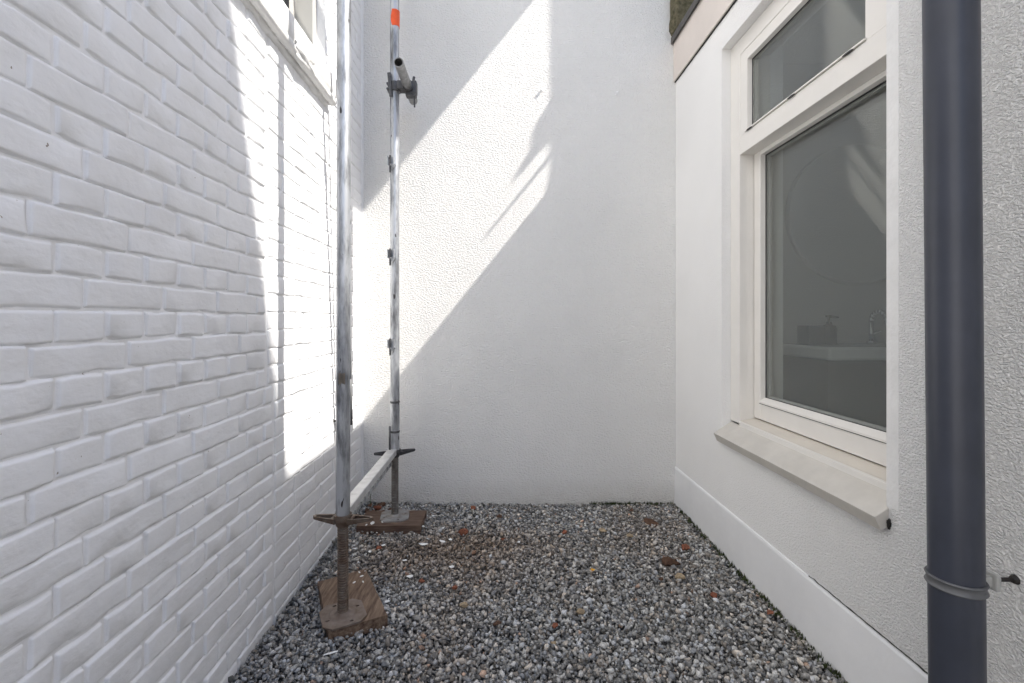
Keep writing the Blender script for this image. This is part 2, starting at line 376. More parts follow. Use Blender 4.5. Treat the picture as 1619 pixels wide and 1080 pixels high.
# ------------------------------------------------------------------ left house: white painted brick
LH = thing('brick_house', 'white painted brick house wall with a window above a thick stone sill', 'building', (XL, 1.5, 0))
MX = XL - .0045                                    # mortar plane
WY0, WY1, WZ0, WZ1 = 1.40, 2.195, H + 1.15, H + 2.15   # window opening
bm = boxes((-1.15, MX, -7, 3.1, -.3, WZ0), (-1.15, MX, -7, WY0, WZ0, WZ1), (-1.15, MX, WY1, 3.1, WZ0, WZ1), (-1.15, MX, -7, 3.1, WZ1, 6.6))
bm2 = bm; box(bm2, -1.75, -1.65, -7, 3.1, -.3, 6.6)
LW = obj('wall', bm2, M_BRICK, LH)

def brick_mesh(L, h, seed, proud=.0085, jw=.0052, name='brick'):
    """painted brick: cell sized L x h, joint half width jw, worn rounded arrises; x is out of the wall"""
    r = random.Random(seed)
    def lines(w):
        e = [0, jw * .6, jw, jw + .0018, jw + .004, jw + .0072]
        inner = max(1, round((w - 2 * e[-1]) / .03))
        mid = [e[-1] + (w - 2 * e[-1]) * i / inner for i in range(1, inner)]
        return e + mid + [w - a for a in e[::-1]]
    us, vs_ = lines(L), lines(h); so_ = seed * 13.7
    tiltu, tiltv = r.uniform(-.0022, .0022), r.uniform(-.0018, .0022)
    verts, faces = [], []
    for j, v in enumerate(vs_):
        for i, u in enumerate(us):
            wob = noise.noise((u * 28 + so_, v * 28, 1.3)) * .0042
            du = min(u, L - u) - jw + wob; dv = min(v, h - v) - jw + wob * (1 if v > h / 2 else 1.6)
            def prof(d):
                t = max(0., min(1., (d + .0014) / .0052)); return t * t * (3 - 2 * t)
            hgt = proud * prof(du) ** .8 * prof(dv) ** .8
            if hgt > 0:
                hgt += (noise.noise((u * 22 + so_, v * 30, 5)) * .0021 + tiltu * (u / L - .5) + tiltv * (v / h - .5)) * prof(du) * prof(dv)
            edge = (i in (0, len(us) - 1)) or (j in (0, len(vs_) - 1))
            y = u - L / 2 + (0 if edge else noise.noise((u * 40, v * 40 + so_, 9)) * .0012)
            z = v - h / 2 + (0 if edge else noise.noise((u * 16 + so_, v * 9, 3)) * .0024)
            verts.append(((-.002 if edge else hgt - .0006), y, z))
    nu = len(us)
    for j in range(len(vs_) - 1):
        for i in range(nu - 1):
            a = j * nu + i; faces.append((a, a + 1, a + nu + 1, a + nu))
    me = bpy.data.meshes.new(name); me.from_pydata(verts, [], faces); me.materials.append(M_BRICK)
    me.polygons.foreach_set('use_smooth', [True] * len(faces)); me.update()
    return me

CH, SP = .0639, .2164                             # course height, stretcher pitch
ZJ = H + .0218                                    # a bed joint measured on the photograph
cells = []                                        # (y0, y1, z0, z1, family)
def split_end(z): return 1.622 if z > H - .25 else 1.672
k0 = math.ceil((-.05 - ZJ) / CH)
for k in range(k0, 60):
    z0 = ZJ + k * CH
    if z0 > 3.35: break
    if k % 2 == 0: pitch, ph = SP, (.911 if k % 4 == 0 else .803)
    else: pitch, ph = SP / 2, .8516
    ys = .30; n0 = math.floor((ys - ph) / pitch)
    end = split_end(z0)
    for n in range(n0, 60):
        a, b = ph + n * pitch, ph + (n + 1) * pitch
        if a >= end - .03: break
        if b > end - .03: b = end
        cells.append((a, b, z0, z0 + CH, 0))
CH2 = .0655; zoff = .018                          # the later patch under the window, other coursing
for k in range(-1, 60):
    z0 = zoff + k * CH2
    if z0 > 3.35: break
    y = split_end(z0) + .018
    rr = random.Random(k)
    y_end = D - .001
    while y < y_end - .02:
        L = rr.choice([.205, .215, .215, .108, .16]); b = min(y + L, y_end)
        if y_end - b < .05: b = y_end
        cells.append((y, b, z0, z0 + CH2, 1)); y = b
def clipped(c):
    y0, y1, z0, z1, f = c
    if z1 > WZ0 - .10 and z0 < WZ1 + .02 and y1 > WY0 - .02 and y0 < WY1 + .012:
        if z0 > WZ0 - .13 and y0 < WY1 and y1 > WY1 + .05: return (WY1 + .004, y1, z0, z1, f)
        if y0 < WY0 - .05 and y1 > WY0: return (y0, WY0 - .004, z0, z1, f)
        if z0 < WZ0 - .13: return c
        return None
    return c
cells = [c for c in (clipped(c) for c in cells) if c]
def seen(c):
    y, z = (c[0] + c[1]) / 2, (c[2] + c[3]) / 2
    px = 788 + XL * F / y; py = 507 - (z - H) * F / y
    if not (-20 < px < 575 and -15 < py < 1095 and z > .01): return 0
    return (c[1] - c[0]) * (c[3] - c[2]) / y ** 3
order = sorted(range(len(cells)), key=lambda i: -seen(cells[i])); top = set(order[:296])
cache = {}
def brick_for(c, i):
    L, h, f = c[1] - c[0], c[3] - c[2], c[4]
    key = (round(L / .004), f, random.Random(i).randrange(7 if L > .15 else 6))
    if key not in cache:
        cache[key] = brick_mesh(round(L / .004) * .004 + .0003, h + .0003, hash(key) % 977, proud=(.0066 if f == 0 else .0046), jw=(.0030 if f == 0 else .0026) * random.Random(hash(key)).uniform(.6, 1.5))
    return cache[key]
rest_v, rest_f = [], []
for i, c in enumerate(cells):
    me = brick_for(c, i); rr = random.Random(i * 3 + 1)
    loc = Vector((MX + rr.uniform(-.0014, .0022), (c[0] + c[1]) / 2, (c[2] + c[3]) / 2 + rr.uniform(-.0012, .0012)))
    if i in top:
        o = bpy.data.objects.new('brick', me); C.objects.link(o); o.parent = LW
        o.location = loc; o.rotation_euler = (rr.gauss(0, .006), rr.gauss(0, .012), rr.gauss(0, .006))
    else:
        b = len(rest_v); rest_v += [v.co + loc for v in me.vertices]; rest_f += [[b + q for q in p.vertices] for p in me.polygons]
me = bpy.data.meshes.new('brickwork'); me.from_pydata(rest_v, [], rest_f); me.polygons.foreach_set('use_smooth', [True] * len(rest_f))
tag(link_mesh('brickwork', me, M_BRICK, LW), kind='stuff')

# window of the brick house
LWIN = obj('window', boxes((-1.0, -.866, WY1 - .045, WY1 + .003, WZ0 - .002, WZ1), (-1.0, -.866, WY0 - .003, WY0 + .045, WZ0 - .002, WZ1),
           (-1.0, -.866, WY0 + .045, WY1 - .045, WZ1 - .06, WZ1), (-1.0, -.866, WY0 + .045, WY1 - .045, WZ0 - .002, WZ0 + .03), bev=.003), M_LFRAME, LH)
ym = 1.80
obj('sash', boxes((-.985, -.946, WY1 - .115, WY1 - .045, WZ0 + .03, WZ1 - .06), (-.985, -.946, WY0 + .045, WY0 + .10, WZ0 + .03, WZ1 - .06),
    (-.985, -.9465, WY0 + .10, WY1 - .115, WZ0 + .03, WZ0 + .10), (-.985, -.9465, WY0 + .10, WY1 - .115, WZ1 - .12, WZ1 - .06),
    (-.985, -.947, ym - .02, ym + .02, WZ0 + .10, WZ1 - .12), bev=.003), M_LFRAME, LWIN)
for a, b in ((WY0 + .10, ym - .02), (ym + .02, WY1 - .115)):
    obj('seal', boxes((-.962, -.9455, b - .004, b + .001, WZ0 + .10, WZ1 - .12)), M_SEAL, LWIN)
    obj('pane', boxes((-.968, -.963, a, b, WZ0 + .10, WZ1 - .12)), M_GLASSL, LWIN)
# stone sill: moulded section, lumpy paint and one broken mortar patch
def sill_left():
    xo, zb, zt = XL + .045, H + 1.030, H + 1.159
    bm = bmesh.new()
    prof = [(-.90, zb + .012), (MX, zb + .008), (XL + .012, zb + .004), (XL + .020, zb - .0), (xo - .012, zb), (xo - .004, zb + .004), (xo, zb + .012), (xo, zb + .024), (xo - .004, zb + .03), (xo - .004, zb + .036),
            (xo, zb + .042), (xo, zt - .008), (xo - .008, zt), (-.90, zt + .02)]
    N = 90; rings = []
    y0, y1 = 1.37, 2.209
    for i in range(N + 1):
        y = y0 + (y1 - y0) * i / N
        rings.append([bm.verts.new((x + noise.noise((y * 18, x * 30, z * 30)) * .0022, y, z + noise.noise((y * 14, x * 30 + 5, z * 25)) * .0028)) for x, z in prof])
    for A, B in zip(rings, rings[1:]):
        for j in range(len(prof) - 1): bm.faces.new((A[j], A[j + 1], B[j + 1], B[j]))
    bm.faces.new(rings[0]); bm.faces.new(rings[-1][::-1])
    o = obj('window_sill', bm, M_STONE_SILL, LH); smooth_by_angle(o, 50)
    # mortar bedding with a ragged lower edge
    bm = bmesh.new(); top_, bot, N = [], [], 120
    for i in range(N + 1):
        y = 1.38 + .80 * i / N
        d = .016 + max(0, noise.noise((y * 11, 2, 0))) * .030 + noise.noise((y * 40, 7, 0)) * .006
        px_ = .011 + noise.noise((y * 25, 1, 5)) * .004
        top_.append((bm.verts.new((MX, y, zb + .01)), bm.verts.new((MX + px_ + .012, y, zb + .004)))); bot.append((bm.verts.new((MX + px_, y, zb - d * .7)), bm.verts.new((MX - .002, y, zb - d))))
    for i in range(N):
        for a, b in ((top_[i] + bot[i], top_[i + 1] + bot[i + 1]),):
            for j in range(3): bm.faces.new((a[j], a[j + 1], b[j + 1], b[j]))
    obj('mortar_bed', bm, M_STONE_SILL, o, smooth=True)
    bm = bmesh.new(); bmesh.ops.create_icosphere(bm, subdivisions=4, radius=1)
    for v in bm.verts:
        n_ = 1 + noise.noise(v.co * 2.2) * .35 + noise.noise(v.co * 6) * .12
        v.co = Vector((xo - .008 + v.co.x * .020 * n_, 1.85 + v.co.y * .095 * n_, zb + .030 + v.co.z * .042 * n_))
    obj('mortar_patch', bm, M_STONE_SILL, o, smooth=True)
sill_left()

# ------------------------------------------------------------------ back wall
BW = thing('rendered_wall', 'tall white spray rendered wall closing the end of the passage', 'wall', (.5, D + .12, 0))
BWm = obj('wall', boxes((XL - .004, 6.0, D, D + .3, -.3, 6.2)), M_BACK, BW)
for px, py in ((856, 143), (976, 147)):
    x, z = (px - 788) / F * D, H + (507 - py) / F * D
    bm = bmesh.new(); cyl(bm, (x, D + .004, z), (x - .002, D - .011, z + .001), .007, .0055, 12); cyl(bm, (x - .004, D - .005, z - .012), (x + .003, D - .010, z + .006), .005, .004, 10)
    obj('wall_plug', bm, M_SMOOTH, BW, smooth=True)
# rounded paint fillet in the corner with the brick wall
bm = bmesh.new(); prof = [(XL - .006, D + .002)] + [(XL + .016 - .016 * math.sin(t), D - .016 + .016 * math.cos(t)) for t in [i * math.pi / 12 for i in range(7)]]
prof = [(XL - .006, D - .016)] + [(XL - .004 + .016 * (1 - math.cos(t)), D - .016 + .016 * math.sin(t)) for t in [i * math.pi / 12 for i in range(7)]] + [(XL - .006, D + .003)]
a = [bm.verts.new((x, y, -.05)) for x, y in prof]; b = [bm.verts.new((x, y, 6.0)) for x, y in prof]
for i in range(len(prof) - 1): bm.faces.new((a[i], a[i + 1], b[i + 1], b[i]))
obj('corner_fillet', bm, M_SMOOTH, BW, smooth=True)

# ------------------------------------------------------------------ right house: rendered extension with bathroom window
RH = thing('rendered_extension', 'low white rendered extension with beige fascia and a cream framed window', 'building', (XR, 1.0, 0))
RY = -1.0                                         # the extension ends behind the viewer
OY0, OY1, OZ0, OZ1 = 1.259, 2.19, H - .4755, H + 1.29
EAVE = H + 1.655
RW = obj('wall', boxes((XR, 1.33, RY, OY0, -.3, EAVE), (XR, 1.33, OY1, D - .001, -.3, EAVE), (XR, 1.33, OY0, OY1, -.3, H - .552), (XR, 1.33, OY0, OY1, OZ1, EAVE)), M_RIGHT, RH)
obj('plaster_border', boxes((XR - .0006, XR + .01, OY0 - .038, OY0 + .0005, OZ0 - .03, OZ1 + .02)), mat('border_plaster', (.80, .795, .78), .8, bump=.5, bscale=55, bdist=.004, var=.1, vscale=12), RH)
bm = bmesh.new(); prism(bm, [(XR + .01, -.2), (XR - .008, -.2), (XR - .008, .217), (XR - .005, .226), (XR + .01, .229)], RY, D - .002)
obj('plinth', bm, M_PLINTH, RH)
obj('fascia_board', boxes((XR - .014, XR + .004, RY, D - .0015, H + 1.43, H + 1.664), bev=.002), M_FASCIA, RH)
KX0, KX1, KY0, KY1 = 1.9, 2.6, .32, .85               # rooflight added unseen to brighten the bathroom
obj('roof_slab', boxes((XR + .002, KX0, RY, D - .001, EAVE + .002, EAVE + .03), (KX1, 2.8, RY, D - .001, EAVE + .002, EAVE + .03), (KX0, KX1, RY, KY0, EAVE + .002, EAVE + .03), (KX0, KX1, KY1, D - .001, EAVE + .002, EAVE + .03)), M_ROOF, RH)
obj('fill_rooflight', boxes((KX0 - .03, KX1 + .03, KY0 - .03, KY1 + .03, EAVE + .032, EAVE + .05)), M_GLASS, RH)
obj('roof_trim', boxes((XR - .024, XR + .05, RY, D - .0018, H + 1.6645, H + 1.70), (XR - .030, XR - .022, RY, D - .002, H + 1.652, H + 1.694), bev=.003), M_TRIM, RH)
# dark open joint under the fascia
bm = bmesh.new()
for i in range(60):
    y = .6 + i * .036; 
    box(bm, XR - .006, XR + .003, y, y + .036, H + 1.43 - .004 - .003 * random.random(), H + 1.4305)
obj('open_joint', bm, M_DIRT, RH)
# mossy kerb block and lead in the roof corner
bm = bmesh.new(); bmesh.ops.create_cube(bm, size=1); bmesh.ops.subdivide_edges(bm, edges=bm.edges[:], cuts=9, use_grid_fill=True)
for v in bm.verts:
    p = v.co.copy(); n_ = noise.noise(p * 4) * .03 + noise.noise(p * 11) * .012
    v.co = Vector((XR + .018 + p.x * (.105 + n_), D - .055 + p.y * .11, H + 1.70 + .20 + p.z * (.40 + n_) ))
    if p.z < -.3: v.co.x += .012 * (-p.z - .3) * 4
obj('mossy_kerb_block', bm, M_MOSSY, RH, smooth=True)
bm = bmesh.new(); prism(bm, [(XR + .06, H + 1.70), (XR + .075, H + 1.70), (XR + .14, H + 2.05), (XR + .125, H + 2.06)], 2.50, D - .112)
obj('lead_flashing', bm, M_LEAD, RH)
# bathroom shell
obj('room_shell', boxes((1.331, 2.75, 2.66, 2.756, -.05, EAVE), (2.75, 2.80, .25, 2.756, -.05, EAVE), (1.331, 2.75, .15, .25, -.05, EAVE)), M_ROOM, RH)
obj('end_wall', boxes((1.3305, 2.8, RY, RY + .25, -.3, EAVE)), M_SMOOTH, RH)
obj('room_floor', boxes((1.331, 2.749, .251, 2.659, -.05, .02)), M_TILE, RH)
obj('room_ceiling', boxes((1.331, KX0, .251, 2.659, 2.58, 2.62), (KX1, 2.749, .251, 2.659, 2.58, 2.62), (KX0, KX1, .251, KY0, 2.58, 2.62), (KX0, KX1, KY1, 2.659, 2.58, 2.62)), M_ROOM, RH)
obj('inner_reveal', boxes((1.24, 1.332, OY1 - .035, OY1 + .001, OZ0 + .03, OZ1), (1.24, 1.332, OY0 - .001, OY0 + .035, OZ0 + .03, OZ1)), M_SMOOTH, RH)

# window: outer frame, transom, fixed top light, lower casement
FX = 1.105
WINR = obj('window', boxes(
    (FX, 1.245, OY1 - .081, OY1 + .001, OZ0 + .004, OZ1 - .001), (FX, 1.245, OY0 - .001, OY0 + .045, OZ0 + .004, OZ1 - .001),
    (FX + .0005, 1.245, OY0 + .045, OY1 - .081, OZ1 - .075, OZ1 - .001),
    (FX + .0005, 1.245, OY0 + .045, OY1 - .081, H + .759, H + .842), bev=.002), M_FRAME, RH)
bm = bmesh.new()   # bottom member: front nosing, sloped ledge running in under the casement
prism(bm, [(FX - .003, OZ0 - .012), (FX - .003, OZ0 + .012), (FX + .006, OZ0 + .016), (FX + .075, OZ0 + .028), (1.245, OZ0 + .028), (1.245, OZ0 - .012)], OY0 + .045, OY1 - .081)
obj('frame_bottom_rail', bm, M_FRAME, WINR)
bm = bmesh.new(); prism(bm, [(FX + .003, OZ0 + .0165), (FX + .007, OZ0 + .0185), (FX + .071, OZ0 + .0295), (FX + .071, OZ0 + .026)], OY0 + .046, OY1 - .082)
obj('weathered_ledge', bm, M_BEAD, WINR)
# top light sash (flush) with beads
ty0, ty1, tz0, tz1 = OY0 + .045, OY1 - .081, H + .842, OZ1 - .075
TL = obj('top_sash', boxes((FX + .002, FX + .06, ty1 - .060, ty1 - .0005, tz0 + .0005, tz1 - .0005), (FX + .002, FX + .06, ty0 + .0005, ty0 + .086, tz0 + .0005, tz1 - .0005),
         (FX + .0025, FX + .06, ty0 + .086, ty1 - .060, tz1 - .05, tz1 - .0005), bev=.0015), M_FRAME, WINR)
bm = bmesh.new(); prism(bm, [(FX - .006, tz0 + .002), (FX - .006, tz0 + .007), (FX + .018, tz0 + .014), (FX + .06, tz0 + .014), (FX + .06, tz0 + .002)], ty0 + .080, ty1 - .050)
obj('glazing_bead', bm, M_FRAME, TL)
for yy in (2.02, 1.73, 1.45):
    bm = bmesh.new(); vs2 = cyl(bm, (FX - .0078, yy, tz0 + .0045), (FX - .004, yy, tz0 + .0045), 1, 1, 16)
    for v in vs2: v.co = Vector((v.co.x, yy + (v.co.y - yy) * .022, tz0 + .0005 + (v.co.z - tz0 - .0045) * .0035))
    obj('drain_slot', bm, M_SEAL, TL)
gy0, gy1 = ty0 + .086, ty1 - .060; gz0, gz1 = tz0 + .012, tz1 - .05
obj('seal', boxes((FX + .024, FX + .0265, gy0 - .001, gy0 + .004, gz0, gz1), (FX + .024, FX + .0265, gy1 - .004, gy1 + .001, gz0, gz1), (FX + .024, FX + .0265, gy0 + .004, gy1 - .004, gz1 - .004, gz1 + .001)), M_SEAL, TL)
obj('pane', boxes((FX + .026, FX + .030, gy0 - .002, gy1 + .002, gz0 - .001, gz1 + .002)), M_GLASS, TL)
obj('spacer_bar', boxes((FX + .031, FX + .0435, gy1 - .011, gy1 + .001, gz0, gz1), (FX + .031, FX + .0435, gy0, gy1 - .011, gz1 - .010, gz1), (FX + .031, FX + .0435, gy0, gy1 - .011, gz0, gz0 + .010)), M_CLAMP2, TL)
obj('pane', boxes((FX + .044, FX + .048, gy0 - .002, gy1 + .002, gz0 - .001, gz1 + .002)), M_GLASS, TL)
# lower casement
CX = 1.169; cy0, cy1, cz0, cz1 = OY0 + .045, OY1 - .081, H - .441, H + .7585
CS = obj('casement', boxes((CX, CX + .06, cy1 - .052, cy1 - .003, cz0, cz1), (CX, CX + .06, cy0 + .003, cy0 + .052, cz0, cz1),
         (CX + .0005, CX + .06, cy0 + .052, cy1 - .052, cz0, cz0 + .070), (CX + .0005, CX + .06, cy0 + .052, cy1 - .052, cz1 - .018, cz1), bev=.002), M_FRAME, WINR)
gy0, gy1 = cy0 + .052, cy1 - .052; gz0, gz1 = cz0 + .097, cz1 - .018
bm = bmesh.new(); prism(bm, [(CX - .004, cz0 + .073), (CX - .004, cz0 + .080), (CX + .022, cz0 + .097), (CX + .06, cz0 + .097), (CX + .06, cz0 + .073)], gy0 - .008, gy1 + .004)
obj('glazing_bead', bm, M_FRAME, CS)
obj('groove_shade', boxes((CX - .0008, CX + .05, gy0 - .01, gy1 + .006, cz0 + .0695, cz0 + .0735)), M_SEAL, CS)  # solid black strip stands in for shade in the groove
obj('seal', boxes((CX + .024, CX + .0265, gy1 - .005, gy1 + .001, gz0, gz1), (CX + .024, CX + .0265, gy0, gy1 - .005, gz1 - .005, gz1 + .001), (CX + .024, CX + .0265, gy0, gy1 - .005, gz0, gz0 + .002)), M_SEAL, CS)
obj('pane', boxes((CX + .026, CX + .030, gy0 - .002, gy1 + .002, gz0 - .001, gz1 + .002)), M_GLASS, CS)
obj('spacer_bar', boxes((CX + .031, CX + .0435, gy1 - .012, gy1 + .001, gz0, gz1), (CX + .031, CX + .0435, gy0, gy1 - .012, gz1 - .011, gz1), (CX + .031, CX + .0435, gy0, gy1 - .012, gz0, gz0 + .010)), M_CLAMP2, CS)
obj('pane', boxes((CX + .044, CX + .048, gy0 - .002, gy1 + .002, gz0 - .001, gz1 + .002)), M_GLASS, CS)
# outside sill, one sloped tile-like slab with back-cut lip
bm = bmesh.new(); prism(bm, [(FX + .002, OZ0 - .004), (1.024, H - .534), (1.026, H - .540), (1.040, H - .571), (XR + .02, H - .556), (FX + .002, H - .53)], OY0 - .006, OY1 + .003)
bmesh.ops.bevel(bm, geom=[e for e in bm.edges if abs(e.verts[0].co.y - e.verts[1].co.y) < .01], offset=.0015, segments=1, affect='EDGES')
SL = obj('window_sill', bm, M_SILL, RH)
bm = bmesh.new(); bmesh.ops.create_icosphere(bm, subdivisions=3, radius=1)
for v in bm.verts:
    n_ = 1 + noise.noise(v.co * 3) * .6; v.co = Vector((XR - .002 + v.co.x * .005 * n_, OY0 - .010 + v.co.y * .005 * n_, H - .552 + v.co.z * .013 * n_))
obj('dirt_clump', bm, M_DIRT, SL)
# hairline crack with dirt along the top of the plinth
bm = bmesh.new(); pv = None
for i in range(90):
    y = 1.02 + i * .0062; wd = max(.0004, .0022 * (noise.noise((y * 30, 0, 0)) + .35)) * (.55 if 1.12 < y < 1.40 else .22); zc = .231 + noise.noise((y * 45, 3, 1)) * .003
    q = [bm.verts.new((XR - .0055, y, zc - wd)), bm.verts.new((XR - .0015, y, zc + wd))]
    if pv: bm.faces.new((pv[0], q[0], q[1], pv[1]))
    pv = q
obj('crack', bm, M_DIRT, RH)

# bathroom furniture
V = thing('vanity_unit', 'washbasin cabinet with pale basin top behind the bathroom window', 'cabinet', (1.95, 2.45, 0))
obj('cabinet', boxes((1.63, 2.03, 2.28, 2.66, .30, .905), (2.034, 2.44, 2.28, 2.66, .30, .905), bev=.003), M_CAB, V)
obj('plinth', boxes((1.66, 2.40, 2.34, 2.655, .015, .301)), M_BOXD, V)
obj('basin', boxes((1.58, 2.46, 2.20, 2.655, .907, .972), bev=.012), M_CERAM, V)
bm = bmesh.new()
pts = [(2.04, 2.52, .965), (2.04, 2.52, 1.10)] + [(2.04, 2.52 - .05 * (1 - math.cos(t)), 1.10 + .05 * math.sin(t)) for t in [math.pi * i / 8 for i in range(1, 9)]] + [(2.04, 2.42, 1.075)]
for p, q in zip(pts, pts[1:]): cyl(bm, p, q, .011, seg=12)
tp = thing('tap', 'arched chrome tap standing on the bathroom basin', 'tap', (2.04, 2.52, .97))
obj('spout', bm, M_CHROME, tp, smooth=True)
bm = bmesh.new(); cyl(bm, (2.04, 2.52, .968), (2.04, 2.52, .99), .022); cyl(bm, (2.05, 2.52, 1.03), (2.09, 2.52, 1.045), .006)
obj('handle', bm, M_CHROME, tp, smooth=False)
sp_ = thing('soap_dispenser', 'dark pump soap bottle standing on the bathroom basin', 'bottle', (1.78, 2.48, .972))
bm = bmesh.new(); lathe(bm, [(.034, .0), (.036, .01), (.036, .085), (.03, .10), (.014, .108), (.014, .12)], (1.78, 2.48, .972)); smooth_by_angle(obj('bottle', bm, M_SOAP, sp_))
bm = bmesh.new(); cyl(bm, (1.78, 2.48, 1.09), (1.78, 2.48, 1.125), .006); cyl(bm, (1.775, 2.48, 1.122), (1.825, 2.47, 1.118), .006, .004); cyl(bm, (1.78, 2.48, 1.118), (1.78, 2.48, 1.13), .015); obj('pump', bm, M_SOAP, sp_)
o = obj('storage_tin', boxes((1.63, 1.72, 2.42, 2.52, .971, 1.075), bev=.008), M_BOXD); tag(o, 'dark square storage tin on the bathroom basin next to the bottle', 'tin')
o = thing('round_mirror', 'large round mirror hanging on the bathroom wall above the basin', 'mirror', (2.06, 2.65, 1.7))
bm = bmesh.new(); lathe(bm, [(.405, 0), (.405, .02), (.398, .024)], (2.06, 2.66, H + .61), 64, Vector((0, -1, 0))); obj('backing', bm, M_ROOM, o)
bm = bmesh.new(); lathe(bm, [(.396, .0242), (.396, .026)], (2.06, 2.66, H + .61), 64, Vector((0, -1, 0))); obj('mirror_glass', bm, M_MIRROR, o)

# downpipe on the right wall
DP = thing('downpipe', 'anthracite plastic downpipe fixed in front of the rendered extension wall', 'pipe', (.95, .945, 0))
def dpx(z): return .9435 - .0090 * z
bm = bmesh.new(); cyl(bm, (dpx(-.05), .945, -.05), (dpx(2.9), .945, 2.9), .0432, seg=64)
smooth_by_angle(obj('pipe', bm, M_PIPE, DP))
zc = H - .535; bm = bmesh.new()
lathe(bm, [(.0433, -.0105), (.0465, -.011), (.0482, -.0085), (.0468, -.006), (.0455, -.0045), (.0455, .0045), (.0468, .006), (.0482, .0085), (.0465, .011), (.0433, .0105)], (dpx(zc), .945, zc), 64)
CLP = smooth_by_angle(obj('pipe_clamp', bm, M_CLAMP, DP), 60)
obj('clamp_boss', boxes((dpx(zc) + .040, dpx(zc) + .088, .938, .955, zc - .010, zc + .012), (dpx(zc) + .068, dpx(zc) + .078, .930, .963, zc - .015, zc + .020), bev=.003), M_CLAMP2, CLP)
bm = bmesh.new(); cyl(bm, (dpx(zc) + .06, .946, zc + .003), (XR + .006, .946, zc + .003), .0042, seg=12); cyl(bm, (XR - .008, .946, zc + .003), (XR + .002, .946, zc + .003), .006, .011, seg=9)
obj('stud', bm, M_STEEL, CLP)

# ------------------------------------------------------------------ scaffold
SX = -.5605; FY, BY = 1.66, 2.495
SC = thing('scaffold_frame', 'galvanised scaffold frame on screw jacks standing beside the painted brick wall', 'scaffold', (SX, 2.08, 0))
zt_col = H - .707
def post(x, y, z0, z1, r, lean=0.):
    bm = bmesh.new(); n = 40; prof = []
    for i in range(n + 1):
        z = z0 + (z1 - z0) * i / n; prof.append((r, z))
    lathe(bm, prof, (x, y, 0), 40)
    for v in bm.verts: v.co.x += lean * (v.co.z - z0)
    return smooth_by_angle(obj('post', bm, M_GALV, SC))
post(SX, FY, zt_col + .008, 4.6, .0247, .0022)
pb = post(SX, BY, zt_col + .008, 4.6, .0243, -.0008)
for z in (H - .44, H - .60):
    bm = bmesh.new(); lathe(bm, [(.0243, -.006), (.0262, -.003), (.0262, .003), (.0243, .006)], (SX, BY, z), 32); smooth_by_angle(obj('weld_ring', bm, M_COUPL, pb))
bm = bmesh.new(); pv = None; zz = H - .205
for k in range(9):
    a_ = math.radians(-112 + k * 7); hh = .020 + noise.noise((k * .6, 2, 0)) * .010; R_ = .0252; x_ = SX + .0022 * (zz - zt_col)
    q = [bm.verts.new((x_ + R_ * math.cos(a_), FY + R_ * math.sin(a_), zz - hh)), bm.verts.new((x_ + R_ * math.cos(a_), FY + R_ * math.sin(a_), zz + hh * .9))]
    if pv: bm.faces.new((pv[0], q[0], q[1], pv[1]))
    pv = q
bmesh.ops.solidify(bm, geom=bm.faces[:], thickness=.0004)
obj('sticker_remnant', bm, mat('sticker_paper', (.36, .31, .25), .8, var=.4, vscale=60), SC)
# guard-rail brackets on the far post
for pyb in (258, 403, 543):
    z = H + (507 - pyb) / F * BY
    bm = bmesh.new(); x0 = SX - .018
    box(bm, x0 - .012, x0 - .008, BY - .05, BY - .018, z - .022, z + .022); box(bm, x0 + .020, x0 + .0235, BY - .05, BY - .018, z - .022, z + .022)
    box(bm, x0 - .008, x0 + .020, BY - .030, BY - .0225, z - .022, z + .022)
    v = [bm.verts.new(c) for c in ((x0 + .002, BY - .052, z - .02), (x0 + .030, BY - .052, z - .02), (x0 + .014, BY - .045, z - .045), (x0 + .002, BY - .02, z - .02), (x0 + .030, BY - .02, z - .02), (x0 + .014, BY - .022, z - .045))]
    for f in ((0, 1, 2), (5, 4, 3), (0, 3, 4, 1), (1, 4, 5, 2), (2, 5, 3, 0)): bm.faces.new([v[i] for i in f])
    b_ = obj('rail_bracket', bm, M_GALV, SC)
    bm = bmesh.new(); box(bm, x0 - .003, x0 + .006, BY - .045, BY - .033, z - .062, z + .028, bev=.001); obj('wedge', bm, M_COUPL, b_)
bm = bmesh.new(); lathe(bm, [(.0246, -.043), (.0252, -.043), (.0256, 0), (.0252, .043), (.0246, .043)], (SX, BY, H + (507 - 31) / F * BY), 32)
for v in bm.verts: v.co += Vector((noise.noise(v.co * 60) * .0012, noise.noise(v.co * 60 + Vector((3, 0, 0))) * .0012, noise.noise(v.co * 90) * .003))
smooth_by_angle(obj('tape_band', bm, M_ORANGE, SC))
